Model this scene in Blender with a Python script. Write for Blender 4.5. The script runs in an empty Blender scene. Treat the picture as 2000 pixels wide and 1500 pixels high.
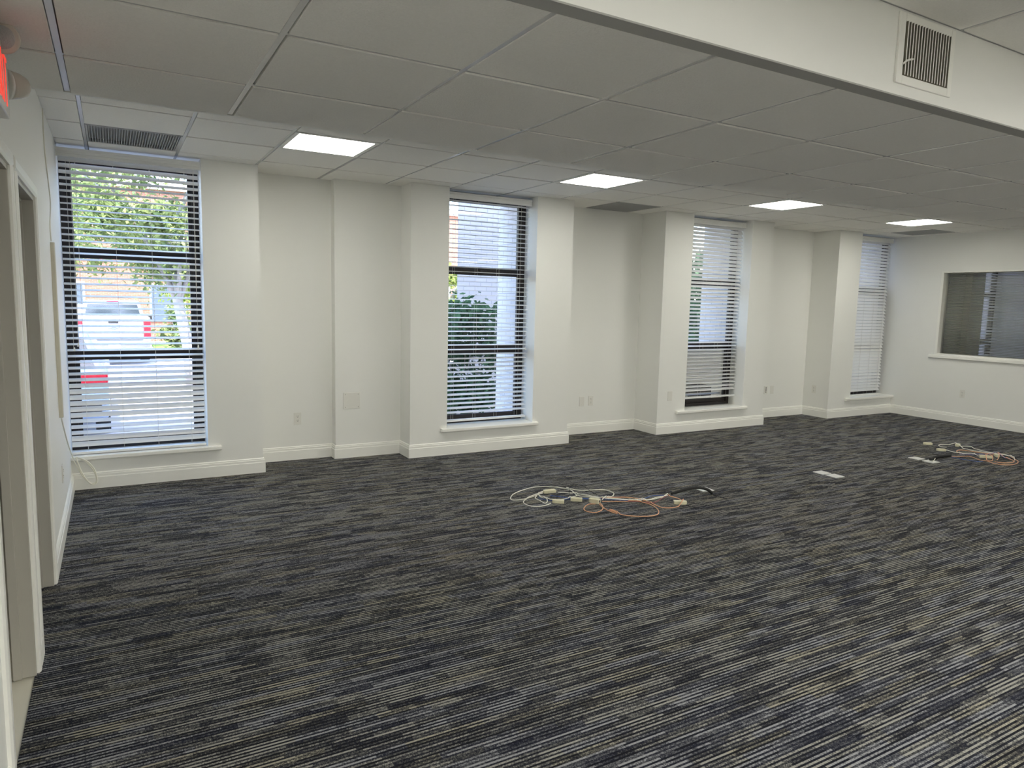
import bpy, bmesh, math, random
import numpy as np
from mathutils import Vector, Matrix
random.seed(7); rng=np.random.RandomState(5)
SC=bpy.context.scene; COL=SC.collection
# ------------------------------------------------------------ materials
def newmat(name):
    m=bpy.data.materials.new(name); m.use_nodes=True
    nt=m.node_tree; b=nt.nodes['Principled BSDF']; return m,nt,b
def mat(name,col,rough=.5,metal=0,spec=.5,bump=0,bscale=60,var=0,vscale=8,trans=0):
    m,nt,b=newmat(name); b.inputs['Base Color'].default_value=(*col,1)
    b.inputs['Roughness'].default_value=rough; b.inputs['Metallic'].default_value=metal
    b.inputs['Specular IOR Level'].default_value=spec
    tc=nt.nodes.new('ShaderNodeTexCoord')
    if bump:
        n=nt.nodes.new('ShaderNodeTexNoise'); n.inputs['Scale'].default_value=bscale; n.inputs['Detail'].default_value=3
        nt.links.new(tc.outputs['Object'],n.inputs['Vector'])
        bp=nt.nodes.new('ShaderNodeBump'); bp.inputs['Strength'].default_value=bump; bp.inputs['Distance'].default_value=.004
        nt.links.new(n.outputs[0],bp.inputs['Height']); nt.links.new(bp.outputs[0],b.inputs['Normal'])
    if var:
        n=nt.nodes.new('ShaderNodeTexNoise'); n.inputs['Scale'].default_value=vscale; n.inputs['Detail'].default_value=4
        nt.links.new(tc.outputs['Object'],n.inputs['Vector'])
        r=nt.nodes.new('ShaderNodeMix'); r.data_type='RGBA'
        r.inputs[6].default_value=(*[c*(1-var) for c in col],1); r.inputs[7].default_value=(*[min(1,c*(1+var)) for c in col],1)
        nt.links.new(n.outputs[0],r.inputs[0]); nt.links.new(r.outputs[2],b.inputs['Base Color'])
    if trans: b.inputs['Transmission Weight'].default_value=trans
    return m
def emis(name,col,s):
    m,nt,b=newmat(name); b.inputs['Base Color'].default_value=(*col,1)
    b.inputs['Emission Color'].default_value=(*col,1); b.inputs['Emission Strength'].default_value=s; return m
def glass(name,tint=(1,1,1),refl=.08):
    m,nt,b=newmat(name); nt.nodes.remove(b)
    t=nt.nodes.new('ShaderNodeBsdfTransparent'); t.inputs[0].default_value=(*tint,1)
    g=nt.nodes.new('ShaderNodeBsdfGlossy'); g.inputs['Roughness'].default_value=.02
    f=nt.nodes.new('ShaderNodeFresnel'); f.inputs[0].default_value=1.45
    mx=nt.nodes.new('ShaderNodeMixShader'); nt.links.new(f.outputs[0],mx.inputs[0])
    nt.links.new(t.outputs[0],mx.inputs[1]); nt.links.new(g.outputs[0],mx.inputs[2])
    nt.links.new(mx.outputs[0],nt.nodes['Material Output'].inputs[0]); return m
def leafmat(name,c1,c2,tr=.35):
    m,nt,b=newmat(name); nt.nodes.remove(b)
    gi=nt.nodes.new('ShaderNodeNewGeometry'); r=nt.nodes.new('ShaderNodeMix'); r.data_type='RGBA'
    r.inputs[6].default_value=(*c1,1); r.inputs[7].default_value=(*c2,1)
    nt.links.new(gi.outputs['Random Per Island'],r.inputs[0])
    d=nt.nodes.new('ShaderNodeBsdfDiffuse'); t=nt.nodes.new('ShaderNodeBsdfTranslucent'); mx=nt.nodes.new('ShaderNodeMixShader'); mx.inputs[0].default_value=tr
    nt.links.new(r.outputs[2],d.inputs[0]); nt.links.new(r.outputs[2],t.inputs[0])
    nt.links.new(d.outputs[0],mx.inputs[1]); nt.links.new(t.outputs[0],mx.inputs[2]); nt.links.new(mx.outputs[0],nt.nodes['Material Output'].inputs[0]); return m
def brickmat(name,c1,c2,mortar,scale=1.0,bw=.2,bh=.068,ms=.006):
    m,nt,b=newmat(name); b.inputs['Roughness'].default_value=.85
    g=nt.nodes.new('ShaderNodeNewGeometry'); sp=nt.nodes.new('ShaderNodeSeparateXYZ'); nt.links.new(g.outputs['Position'],sp.inputs[0])
    ad=nt.nodes.new('ShaderNodeMath'); ad.operation='ADD'; nt.links.new(sp.outputs[0],ad.inputs[0]); nt.links.new(sp.outputs[1],ad.inputs[1])
    cb=nt.nodes.new('ShaderNodeCombineXYZ'); nt.links.new(ad.outputs[0],cb.inputs[0]); nt.links.new(sp.outputs[2],cb.inputs[1])
    br=nt.nodes.new('ShaderNodeTexBrick'); br.inputs['Scale'].default_value=scale
    br.inputs['Brick Width'].default_value=bw; br.inputs['Row Height'].default_value=bh; br.inputs['Mortar Size'].default_value=ms
    br.inputs['Color1'].default_value=(*c1,1); br.inputs['Color2'].default_value=(*c2,1); br.inputs['Mortar'].default_value=(*mortar,1)
    nt.links.new(cb.outputs[0],br.inputs['Vector']); nt.links.new(br.outputs[0],b.inputs['Base Color'])
    bp=nt.nodes.new('ShaderNodeBump'); bp.inputs['Strength'].default_value=.5; bp.invert=True; bp.inputs['Distance'].default_value=.01
    nt.links.new(br.outputs[1],bp.inputs['Height']); nt.links.new(bp.outputs[0],b.inputs['Normal']); return m
def math_node(nt,op,a,b=None,c=None):
    n=nt.nodes.new('ShaderNodeMath'); n.operation=op
    for i,v in enumerate((a,b,c)):
        if v is None: continue
        if isinstance(v,(int,float)): n.inputs[i].default_value=v
        else: nt.links.new(v,n.inputs[i])
    return n.outputs[0]
def carpetmat():
    m,nt,b=newmat('striped_carpet'); b.inputs['Roughness'].default_value=.95; b.inputs['Specular IOR Level'].default_value=.15
    g=nt.nodes.new('ShaderNodeNewGeometry'); sp=nt.nodes.new('ShaderNodeSeparateXYZ'); nt.links.new(g.outputs['Position'],sp.inputs[0])
    X,Y=sp.outputs[0],sp.outputs[1]; M=lambda *a: math_node(nt,*a)
    def wn(a,bb,sx=0):
        cb=nt.nodes.new('ShaderNodeCombineXYZ'); nt.links.new(a,cb.inputs[0]); nt.links.new(bb,cb.inputs[1]); cb.inputs[2].default_value=sx
        w=nt.nodes.new('ShaderNodeTexWhiteNoise'); w.noise_dimensions='3D'; nt.links.new(cb.outputs[0],w.inputs['Vector']); return w
    def layer(pitch,length,seed):
        row=M('FLOOR',M('DIVIDE',Y,pitch))
        w0=nt.nodes.new('ShaderNodeTexWhiteNoise'); w0.noise_dimensions='1D'; nt.links.new(M('ADD',row,seed+.5),w0.inputs['W'])
        sg=M('FLOOR',M('ADD',M('DIVIDE',X,length),M('MULTIPLY',w0.outputs[0],37.0)))
        return row,wn(sg,row,seed)
    rowf,fine=layer(PITCH,.17,1.0); rowb,blk=layer(PITCH*4,.15,2.0); rowc,tint=layer(PITCH*4,.30,3.0)
    # alternating fine light and dark yarn rows, broken into segments; broad blocks shift their tone
    alt=M('FLOORED_MODULO',rowf,2.0)
    v=M('ADD',M('ADD',M('MULTIPLY',alt,.46),M('MULTIPLY',fine.outputs[0],.46)),M('MULTIPLY',blk.outputs[0],.26))
    nz=nt.nodes.new('ShaderNodeTexNoise'); nz.inputs['Scale'].default_value=260; nz.inputs['Detail'].default_value=2
    nt.links.new(g.outputs['Position'],nz.inputs['Vector'])
    loop=wn(M('FLOOR',M('DIVIDE',X,.0045)),M('FLOOR',M('DIVIDE',Y,.0044)),9.0)
    v=M('ADD',v,M('ADD',M('MULTIPLY',M('SUBTRACT',nz.outputs[0],.5),.5),M('MULTIPLY',M('SUBTRACT',loop.outputs[0],.5),.34)))
    r=nt.nodes.new('ShaderNodeValToRGB'); e=r.color_ramp.elements
    e[0].position=.22; e[0].color=(.008,.008,.012,1); e[1].position=.98; e[1].color=(*CARPET_HI,1)
    for p_,c_ in ((.46,(.018,.019,.029)),(.62,(.062,.062,.062)),(.80,(.138,.136,.128))):
        n=e.new(p_); n.color=(*c_,1)
    nt.links.new(v,r.inputs[0])
    # bluish or taupe yarn by block
    t=nt.nodes.new('ShaderNodeValToRGB'); t.color_ramp.interpolation='CONSTANT'; f=t.color_ramp.elements
    f[0].position=0; f[0].color=(.93,.96,1.10,1); f[1].position=.3; f[1].color=(1,1,1,1)
    n=f.new(.86); n.color=(1.07,1.03,.92,1)
    nt.links.new(tint.outputs[0],t.inputs[0])
    mx=nt.nodes.new('ShaderNodeMix'); mx.data_type='RGBA'; mx.blend_type='MULTIPLY'; mx.inputs[0].default_value=1
    nt.links.new(r.outputs[0],mx.inputs[6]); nt.links.new(t.outputs[0],mx.inputs[7]); nt.links.new(mx.outputs[2],b.inputs['Base Color'])
    bp=nt.nodes.new('ShaderNodeBump'); bp.inputs['Strength'].default_value=.35; bp.inputs['Distance'].default_value=.003
    nt.links.new(v,bp.inputs['Height']); nt.links.new(bp.outputs[0],b.inputs['Normal']); return m
# ------------------------------------------------------------ mesh builder
ORIG={}
class MB:
    def __init__(s): s.v=[]; s.f=[]
    def add(s,vs,fs):
        o=len(s.v); s.v+= [tuple(map(float,v)) for v in vs]; s.f+=[tuple(i+o for i in f) for f in fs]; return s
    def box(s,x0,x1,y0,y1,z0,z1):
        x0,x1=sorted((x0,x1)); y0,y1=sorted((y0,y1)); z0,z1=sorted((z0,z1))
        return s.add([(x0,y0,z0),(x1,y0,z0),(x1,y1,z0),(x0,y1,z0),(x0,y0,z1),(x1,y0,z1),(x1,y1,z1),(x0,y1,z1)],
            [(3,2,1,0),(4,5,6,7),(0,1,5,4),(1,2,6,5),(2,3,7,6),(3,0,4,7)])
    def mbox(s,M,dx,dy,dz):   # box centred at the origin of M
        vs=[M@Vector((sx*dx/2,sy*dy/2,sz*dz/2)) for sz in(-1,1) for sx,sy in((-1,-1),(1,-1),(1,1),(-1,1))]
        return s.add(vs,[(3,2,1,0),(4,5,6,7),(0,1,5,4),(1,2,6,5),(2,3,7,6),(3,0,4,7)])
    def prism(s,poly,axis,a,b):
        # poly: 2-D outline; axis 'x': (y,z) outline extruded in x; 'y': (x,z); 'z': (x,y)
        def P(p,t): return {'x':(t,p[0],p[1]),'y':(p[0],t,p[1]),'z':(p[0],p[1],t)}[axis]
        n=len(poly); return s.add([P(p,a) for p in poly]+[P(p,b) for p in poly],[tuple(range(n-1,-1,-1)),tuple(range(n,2*n))]+[(i,(i+1)%n,n+(i+1)%n,n+i) for i in range(n)])
    def tube(s,pts,r,seg=8,caps=True):
        P=[Vector(p) for p in pts]; n=len(P); up=Vector((0,0,1)); vs=[]; fs=[]; R=r if hasattr(r,'__len__') else [r]*n
        prev=None
        for i in range(n):
            t=(P[min(i+1,n-1)]-P[max(i-1,0)])
            if t.length<1e-9: t=Vector((1,0,0))
            t.normalize()
            a=prev if prev is not None else (up if abs(t.z)<.95 else Vector((1,0,0)))
            a=a-t*a.dot(t)
            if a.length<1e-6: a=t.orthogonal()
            a.normalize(); prev=a; b=t.cross(a)
            for k in range(seg):
                th=2*math.pi*k/seg; vs.append(P[i]+(a*math.cos(th)+b*math.sin(th))*R[i])
        for i in range(n-1):
            for k in range(seg):
                k2=(k+1)%seg; fs.append((i*seg+k,i*seg+k2,(i+1)*seg+k2,(i+1)*seg+k))
        if caps: fs.append(tuple(range(seg-1,-1,-1))); fs.append(tuple((n-1)*seg+k for k in range(seg)))
        return s.add(vs,fs)
    def lathe(s,prof,M,seg=24):  # prof: (r,z)
        vs=[];fs=[];n=len(prof)
        for r,z in prof:
            for k in range(seg):
                a=2*math.pi*k/seg; vs.append(M@Vector((r*math.cos(a),r*math.sin(a),z)))
        for i in range(n-1):
            for k in range(seg):
                k2=(k+1)%seg; fs.append((i*seg+k,i*seg+k2,(i+1)*seg+k2,(i+1)*seg+k))
        fs.append(tuple(range(seg-1,-1,-1))); fs.append(tuple((n-1)*seg+k for k in range(seg)))
        return s.add(vs,fs)
    def build(s,name,m,parent=None,bevel=0,smooth=False,origin=None,segs=2):
        me=bpy.data.meshes.new(name)
        off=Vector(origin) if origin is not None else Vector((0,0,0))
        if parent is not None and origin is None: off=ORIG.get(parent.name,Vector((0,0,0)))
        me.from_pydata([tuple(Vector(v)-off) for v in s.v],[],s.f); me.update()
        o=bpy.data.objects.new(name,me); COL.objects.link(o); me.materials.append(m); ORIG[o.name]=off
        if parent is not None: o.parent=parent
        else: o.location=off
        bm=bmesh.new(); bm.from_mesh(me); bmesh.ops.recalc_face_normals(bm,faces=bm.faces); bm.to_mesh(me); bm.free()
        if smooth:
            for p in me.polygons: p.use_smooth=True
        if bevel:
            md=o.modifiers.new('Bevel','BEVEL'); md.width=bevel; md.segments=segs; md.limit_method='ANGLE'; md.angle_limit=math.radians(40)
        return o
def thing(name,label,cat,loc=(0,0,0),group=None):
    o=bpy.data.objects.new(name,None); COL.objects.link(o); o.location=loc; o.empty_display_size=.05
    ORIG[o.name]=Vector(loc); o['label']=label; o['category']=cat
    if group: o['group']=group
    return o
def tag(o,label,cat,group=None):
    o['label']=label; o['category']=cat
    if group: o['group']=group
    return o
def struct(o,label=None,cat=None):
    o['kind']='structure'
    if label: o['label']=label
    if cat: o['category']=cat
    return o
def part(o,parent):  # a mesh already built in world space becomes a part
    o.parent=parent; return o
PANEL=13.0; PANEL2=18.5; SUN=8.2; SKY=1.1; EXPO=0.59
PITCH=.0088; CARPET_HI=(.335,.325,.29)
M_wall=mat('wall_paint',(.885,.885,.85),.55,bump=.04,bscale=220)
M_fascia=M_wall
M_trim=mat('trim_paint',(.94,.935,.885),.35)
M_door=mat('door_frame_paint',(.50,.48,.425),.4)
M_tile=mat('ceiling_tile',(.92,.905,.865),.95,spec=.1,bump=.5,bscale=140,var=.05,vscale=120)
M_grid=mat('ceiling_grid_metal',(.60,.60,.60),.26,spec=.6)
M_strip=mat('grey_strip',(.40,.395,.375),.6)
M_plas=mat('white_plastic',(.84,.84,.81),.35)
M_plate=mat('wall_plate_plastic',(.82,.81,.76),.35)
M_dark=mat('gap_shade',(.02,.02,.02),.8)
M_bronze=mat('bronze_window_frame',(.022,.017,.016),.45,metal=.2)
M_slat=mat('blind_slat',(.85,.85,.83),.38)
M_cord=mat('blind_cord',(.82,.80,.74),.7)
M_glass=glass('window_glass')
M_diff=emis('light_panel_diffuser',(1,.98,.885),PANEL); M_diff2=emis('added_panel_diffuser_rear',(1,.985,.91),PANEL2)  # rear diffuser glows stronger, raised to brighten walls and ceiling
M_carpet=carpetmat()
M_vinyl=mat('beige_vinyl',(.80,.77,.66),.4,var=.05,vscale=5)
M_wbrick=brickmat('white_painted_brick',(.74,.715,.715),(.69,.665,.665),(.55,.53,.54))
M_obrick=brickmat('orange_brick',(.34,.14,.085),(.27,.11,.07),(.32,.26,.22))
XL,XR=-.32,10.25; YF=6.313; ZC=2.628; ZM=2.329; YS=1.655; YE=3.463; YB=-6.2
X0=-.7327; S=.6096
def TX(n): return X0+S*n if n<=16 else X0+S*16+.545*(n-16)
WIN=[(XL,.665),(2.869,3.868),(6.049,7.05),(9.262,XR)]
# floor
struct(MB().box(XL-.005,XR,YB,6.76,-.12,0).build('floor',M_carpet))
struct(MB().box(-3.4,XL-.005,1.2,3.355,-.12,-.004).build('floor_side_room',M_vinyl))
struct(MB().box(-3.4,XL-.005,3.355,6.6,-.12,0).build('floor_second_side_room',M_carpet))
# window wall: piers, bays, aprons
w=MB()
ZT=2.66
w.box(WIN[0][1],1.107,YF,6.64,0,ZT); w.box(XL-.12,WIN[0][1],YF,6.64,0,.235)
w.box(1.107,1.822,6.691,6.86,0,ZT); w.box(1.822,2.476,6.576,6.86,0,ZT)
w.box(2.476,WIN[1][0],YF,6.64,0,ZT); w.box(WIN[1][0],WIN[1][1],YF,6.64,0,.235); w.box(WIN[1][1],4.322,YF,6.64,0,ZT)
w.box(4.322,5.611,6.726,6.86,0,ZT)
w.box(5.611,WIN[2][0],YF,6.64,0,ZT); w.box(WIN[2][0],WIN[2][1],YF,6.64,0,.235); w.box(WIN[2][1],7.435,YF,6.64,0,ZT)
w.box(7.435,8.769,6.731,6.86,0,ZT)
w.box(8.769,WIN[3][0],YF,6.64,0,ZT); w.box(WIN[3][0],XR+.12,YF,6.64,0,.235)
w.box(1.02,1.107,6.64,6.86,0,ZT); w.box(2.476,2.56,6.64,6.86,0,ZT); w.box(4.24,4.322,6.64,6.86,0,ZT); w.box(5.611,5.7,6.64,6.86,0,ZT); w.box(7.35,7.435,6.64,6.86,0,ZT); w.box(8.769,8.86,6.64,6.86,0,ZT)
struct(w.build('wall_back',M_wall))
# outer brick skin
NW=(12.60,13.45)   # window of the next room
e=MB()
edges=[-3.6]+[q for a in WIN for q in a]+list(NW)+[16.]
edges[1]=XL-.0; 
for a,b in zip(edges[0::2],edges[1::2]):
    e.box(a,b,6.86,7.15,-.62,ZT)
    if a>-3: e.box(a,a+.17,6.66,6.86,0,ZT)
    if b<15: e.box(b-.17,b,6.66,6.86,0,ZT)
e.box(-3.6,16.,6.87,7.15,-.7,.22); e.box(-3.6,16.,6.66,7.15,2.665,8.9)
for a,b in WIN+[NW]: e.box(a,b,6.645,6.87,0,.22)
struct(e.build('wall_exterior',M_wbrick))
struct(MB().box(-4.5,16.2,YB-.4,7.15,8.7,9.0).build('roof',M_strip))
# left wall with two door openings
D=[(2.47,3.255),(3.455,4.255)]; ZD=1.995
lw=MB(); t=XL-.12
lw.box(t,XL,YB,D[0][0],0,ZT); lw.box(t,XL,D[0][1],D[1][0],0,ZT); lw.box(t,XL,D[1][1],6.64,0,ZT)
for a,b in D: lw.box(t,XL,a,b,ZD,ZT)
struct(lw.build('wall_left',M_wall))
sr=MB(); sr.box(-3.5,-3.38,1.1,6.64,0,ZT); sr.box(-3.5,t,1.08,1.2,0,ZT); sr.box(-3.5,t,6.5,6.64,0,ZT); sr.box(-3.4,t,3.32,3.39,0,ZT)
struct(sr.build('wall_side_room',M_wall))
struct(MB().box(-3.5,t,1.1,6.64,2.45,2.5).build('ceiling_side_room',M_tile))
for k,(a,b) in enumerate(D):
    c=MB(); cw=.062; ct=.016
    # jamb lining
    for y0,y1 in ((a-.001,a+.016),(b-.016,b+.001)): c.box(t-.004,XL+.002,y0,y1,0,ZD)
    c.box(t-.004,XL+.002,a,b,ZD-.016,ZD+.001)
    # stop
    c.box(XL-.075,XL-.045,a+.016,a+.028,0,ZD-.016); c.box(XL-.075,XL-.045,b-.028,b-.016,0,ZD-.016); c.box(XL-.075,XL-.045,a+.016,b-.016,ZD-.028,ZD-.016)
    d=struct(c.build('door_%d'%(k+1),M_door,bevel=.0015))
    m=MB()
    for (p,q) in ((0,ct),):
        for y0,y1 in ((a-cw,a-.004),(b+.004,b+cw)):
            m.prism([(XL,y0),(XL+.010,y0),(XL+ct,y0+.012),(XL+ct,y1-.012),(XL+.010,y1),(XL,y1)],'z',0,ZD+.004)
        m.prism([(XL,ZD+.004),(XL+.010,ZD+.004),(XL+ct,ZD+.016),(XL+ct,ZD+cw-.012),(XL+.010,ZD+cw),(XL,ZD+cw)],'y',a-cw,b+cw)
    m.build('door_casing',M_trim,d)
# right wall with interior window
IW=(3.35,5.72,.93,2.108)
rw=MB(); rw.box(XR,XR+.12,YB,IW[0],0,ZT); rw.box(XR,XR+.12,IW[1],6.64,0,ZT); rw.box(XR,XR+.12,IW[0],IW[1],0,IW[2]); rw.box(XR,XR+.12,IW[0],IW[1],IW[3],ZT)
struct(rw.build('wall_right',M_wall))
struct(MB().box(XL-.12,XR+.12,YB-.12,YB,0,ZT).build('wall_rear',M_wall))
# baseboards: one profile swept along each wall line
PROF=[(0,0),(.016,0),(.016,.090),(.0125,.0935),(.0125,.112),(.009,.1155),(.009,.124),(.004,.130),(0,.130)]
def sweep(name,pts,m,prof=PROF,endcap=True):
    P=[Vector((a,b,0)) for a,b in pts]; n=len(P); mb=MB(); k=len(prof); vs=[]
    for i in range(n):
        d0=(P[i]-P[i-1]).normalized() if i>0 else None; d1=(P[i+1]-P[i]).normalized() if i<n-1 else None
        if d0 is None: d0=d1
        if d1 is None: d1=d0
        n0=Vector((d0.y,-d0.x,0)); n1=Vector((d1.y,-d1.x,0)); b=n0+n1; b/= max(1e-6,b.dot(n0))
        for o,z in prof: vs.append(P[i]+b*o+Vector((0,0,z)))
    fs=[]
    for i in range(n-1):
        for j in range(k): j2=(j+1)%k; fs.append((i*k+j,i*k+j2,(i+1)*k+j2,(i+1)*k+j))
    fs.append(tuple(range(k))); fs.append(tuple((n-1)*k+j for j in range(k-1,-1,-1)))
    return struct(mb.add(vs,fs).build(name,m))
sweep('baseboard_back',[(XL,YF),(1.107,YF),(1.107,6.691),(1.822,6.691),(1.822,6.576),(2.476,6.576),(2.476,YF),(4.322,YF),(4.322,6.726),(5.611,6.726),(5.611,YF),(7.435,YF),(7.435,6.731),(8.769,6.731),(8.769,YF),(XR,YF)],M_trim)
sweep('baseboard_right',[(XR,YF-.017),(XR,YB)],M_trim)
sweep('baseboard_left',[(XL,D[1][1]+.063),(XL,YF-.017)],M_trim)
sweep('baseboard_left_pier',[(XL,D[0][1]+.063),(XL,D[1][0]-.063)],M_trim)
sweep('baseboard_left_rear',[(XL,YB),(XL,D[0][0]-.063)],M_trim)
# ceilings: lay-in tiles in an exposed grid, tile faces hang a little below the tees
def ceil(name,z,xs,ys,skip=(),mt=M_tile):
    tl=MB(); g=MB(); gap=.0125
    for i in range(len(xs)-1):
        for j in range(len(ys)-1):
            if (i,j) in skip: continue
            dz=random.uniform(-.0015,.0015); gx=[gap if xs[i]>XL+.02 else 0,gap if xs[i+1]<XR-.02 else 0]
            ox=random.uniform(-.004,.004) if 0<i<len(xs)-2 else 0; oy=random.uniform(-.003,.003) if 0<j<len(ys)-2 else 0
            tl.box(xs[i]+gx[0]+ox,xs[i+1]-gx[1]+ox,ys[j]+gap+oy,ys[j+1]-gap+oy,z+dz,z+.03)
    zt=z+.0048
    for x in xs[1:-1]: g.box(x-.0098,x+.0098,ys[0],ys[-1],zt,zt+.03)
    for y in ys: g.box(xs[0],xs[-1],y-.0098,y+.0098,zt+.0007,zt+.031)
    for x,s in ((xs[0],1),(xs[-1],-1)): g.box(x,x+s*.02,ys[0],ys[-1],zt+.001,zt+.032)
    c=struct(tl.build(name,mt,bevel=.0012,segs=1)); g.build('ceiling_grid',M_grid,c)
    return c
XS=[XL]+[TX(n) for n in range(1,19) if TX(n)<XR-.03]+[XR]
B4=6.118; WY=[YE-.18,3.68,4.289,4.899,5.508,B4,6.76]
LX=[i for i,x in enumerate(XS) if any(abs(x-TX(n))<1e-6 for n in (3,7,11,15))]
VI={XS.index(TX(1)):4,XS.index(TX(9)):5,XS.index(TX(17)):4}
skip=[(i,3) for i in LX]+[(i,j) for i,j in VI.items()]
# window bay ceiling (higher), dropped ceiling, rear ceiling
ceil('ceiling_window_bay',ZC,XS,WY,skip)
ceil('ceiling',ZM,XS,[YS+.05,2.311,2.9174,YE-.012])
RY=[YS-S*k for k in range(13,-1,-1)]; RY[0]=YB
RSK=[(i,j) for i in LX for j in [RY.index(YS-S*q) for q in (11,9,7,5,3)]]
ceil('ceiling_rear',ZC,XS,RY,RSK)
# the two upright faces of the dropped ceiling
fb=MB(); fb.box(XL,XR,YS,YS+.03,ZM+.004,ZC+.004); struct(fb.build('wall_fascia',M_fascia))
st=MB(); st.box(XL,XR,YS-.001,YS+.062,ZM-.002,ZM+.0035); struct(st.build('trim_fascia',M_strip))
fb=MB(); fb.box(XL,XR,YE-.03,YE-.004,ZM+.001,ZC+.004); struct(fb.build('wall_fascia_window_side',M_wall))
struct(MB().box(XL-.12,XR+.12,YB-.12,6.7,ZC+.05,ZC+.12).build('ceiling_deck',M_strip))
# ceiling lights
def light(n,y0,label,group=None,md=None):
    x=TX(n); w_=S if n<16 else .55
    o=thing('ceiling_light',label,'ceiling light',(x+w_/2,y0+S/2,ZC),group)
    fr=MB(); a=.0125; b_=.03; z0,z1=ZC-.002,ZC+.03
    x0,x1,y_0,y_1=x+a,x+w_-a,y0+a,y0+S-a
    fr.box(x0,x0+b_,y_0,y_1,z0,z1); fr.box(x1-b_,x1,y_0,y_1,z0,z1); fr.box(x0+b_,x1-b_,y_0,y_0+b_,z0,z1); fr.box(x0+b_,x1-b_,y_1-b_,y_1,z0,z1)
    fr.build('frame',M_plas,o)
    MB().box(x0+b_,x1-b_,y_0+b_,y_1-b_,ZC+.002,ZC+.012).build('diffuser',md or M_diff,o)
light(3,4.899,'lit square ceiling panel between the first two windows, closest to the exit sign',None)
light(7,4.899,'lit square ceiling panel straight above the second window pier, second from the doorways',None)
light(11,4.899,'lit square ceiling panel near the third window, third from the doorways',None)
light(15,4.899,'lit square ceiling panel beside the end wall, smallest looking of the four',None)
for n in (3,7,11,15):
    for j in (11,9,7,5,3): light(n,YS-S*j,'unseen lit ceiling panel added in the rear ceiling behind the dropped ceiling','added rear ceiling panels',M_diff2)  # unseen panels, extra rows added to light the fascia, walls and ceiling
# ceiling air grilles
def grille(n,y0,label,mt,perf=False):
    x=TX(n); w_=S if n<16 else .55
    o=thing('ceiling_vent',label,'air vent',(x+w_/2,y0+S/2,ZC)); a=.0125
    x0,x1,y_0,y_1=x+a,x+w_-a,y0+a,y0+S-a
    fr=MB(); b_=.012
    fr.box(x0,x0+b_,y_0,y_1,ZC-.001,ZC+.02); fr.box(x1-b_,x1,y_0,y_1,ZC-.001,ZC+.02); fr.box(x0+b_,x1-b_,y_0,y_0+b_,ZC-.001,ZC+.02); fr.box(x0+b_,x1-b_,y_1-b_,y_1,ZC-.001,ZC+.02)
    fr.build('frame',mt,o)
    sl=MB(); k=34
    for i in range(k):
        xx=x0+b_+(x1-x0-2*b_)*(i+.5)/k; sl.box(xx-.0022,xx+.0022,y_0+b_,y_1-b_,ZC+.0,ZC+.018)
    if perf:
        for i in range(k): yy=y_0+b_+(y_1-y_0-2*b_)*(i+.5)/k; sl.box(x0+b_,x1-b_,yy-.0022,yy+.0022,ZC+.001,ZC+.018)
    sl.build('grille',mt,o)
    MB().box(x0+b_,x1-b_,y_0+b_,y_1-b_,ZC+.022,ZC+.028).build('backing',M_strip,o)
M_vent=mat('grey_vent_metal',(.50,.50,.50),.5)
grille(1,5.508,'grey slotted ceiling grille above the first window near the doorways',M_vent)
grille(9,B4,'dull grey ceiling grille over the bay between second and third windows',M_vent,True)
grille(17,5.508,'dull grey ceiling grille in the far corner beside the last lit panel',M_vent,True)
# register in the fascia
v=thing('wall_vent','white framed air register with vertical slats high on the fascia','air vent',(2.71,YS,2.5))
fr=MB(); y0,y1=YS-.009,YS-.0005; x0,x1,z0,z1=2.535,2.893,2.372,2.620; ix0,ix1,iz0,iz1=2.571,2.868,2.402,2.592
fr.box(x0,ix0,y0,y1,z0,z1); fr.box(ix1,x1,y0,y1,z0,z1); fr.box(ix0,ix1,y0,y1,z0,iz0); fr.box(ix0,ix1,y0,y1,iz1,z1); fr.build('frame',M_trim,v,bevel=.0015)
M_vsl=mat('register_slat_shaded',(.30,.285,.22),.5)  # slat faces coloured dark for the shade they stand in
sl=MB()
for i in range(17):
    xx=ix0+.009+(ix1-ix0-.018)*i/16
    sl.mbox(Matrix.Translation((xx,YS-.0075,(iz0+iz1)/2))@Matrix.Rotation(math.radians(-14),4,'Z'),.0012,.0125,iz1-iz0)
sl.build('slats',M_vsl,v)
sl=MB()
for i in range(17):
    xx=ix0+.009+(ix1-ix0-.018)*i/16-.0014
    sl.box(xx-.0019,xx+.0019,YS-.0150,YS-.0136,iz0+.001,iz1-.001)
sl.build('slat_lit_edges',M_trim,v)  # pale beads put in for slat edges that catch the light
MB().box(ix0,ix1,YS-.0012,YS-.0004,iz0,iz1).build('backing',mat('register_back_shade',(.10,.095,.075),.8),v)  # dark sheet standing in for the shaded depth behind the slats
MB().tube([(ix0-.004,YS-.012,2.44),(ix0+.008,YS-.02,2.452),(ix0+.024,YS-.024,2.457),(ix0+.034,YS-.024,2.459)],.0035,8).build('lever',M_trim,v)
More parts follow.
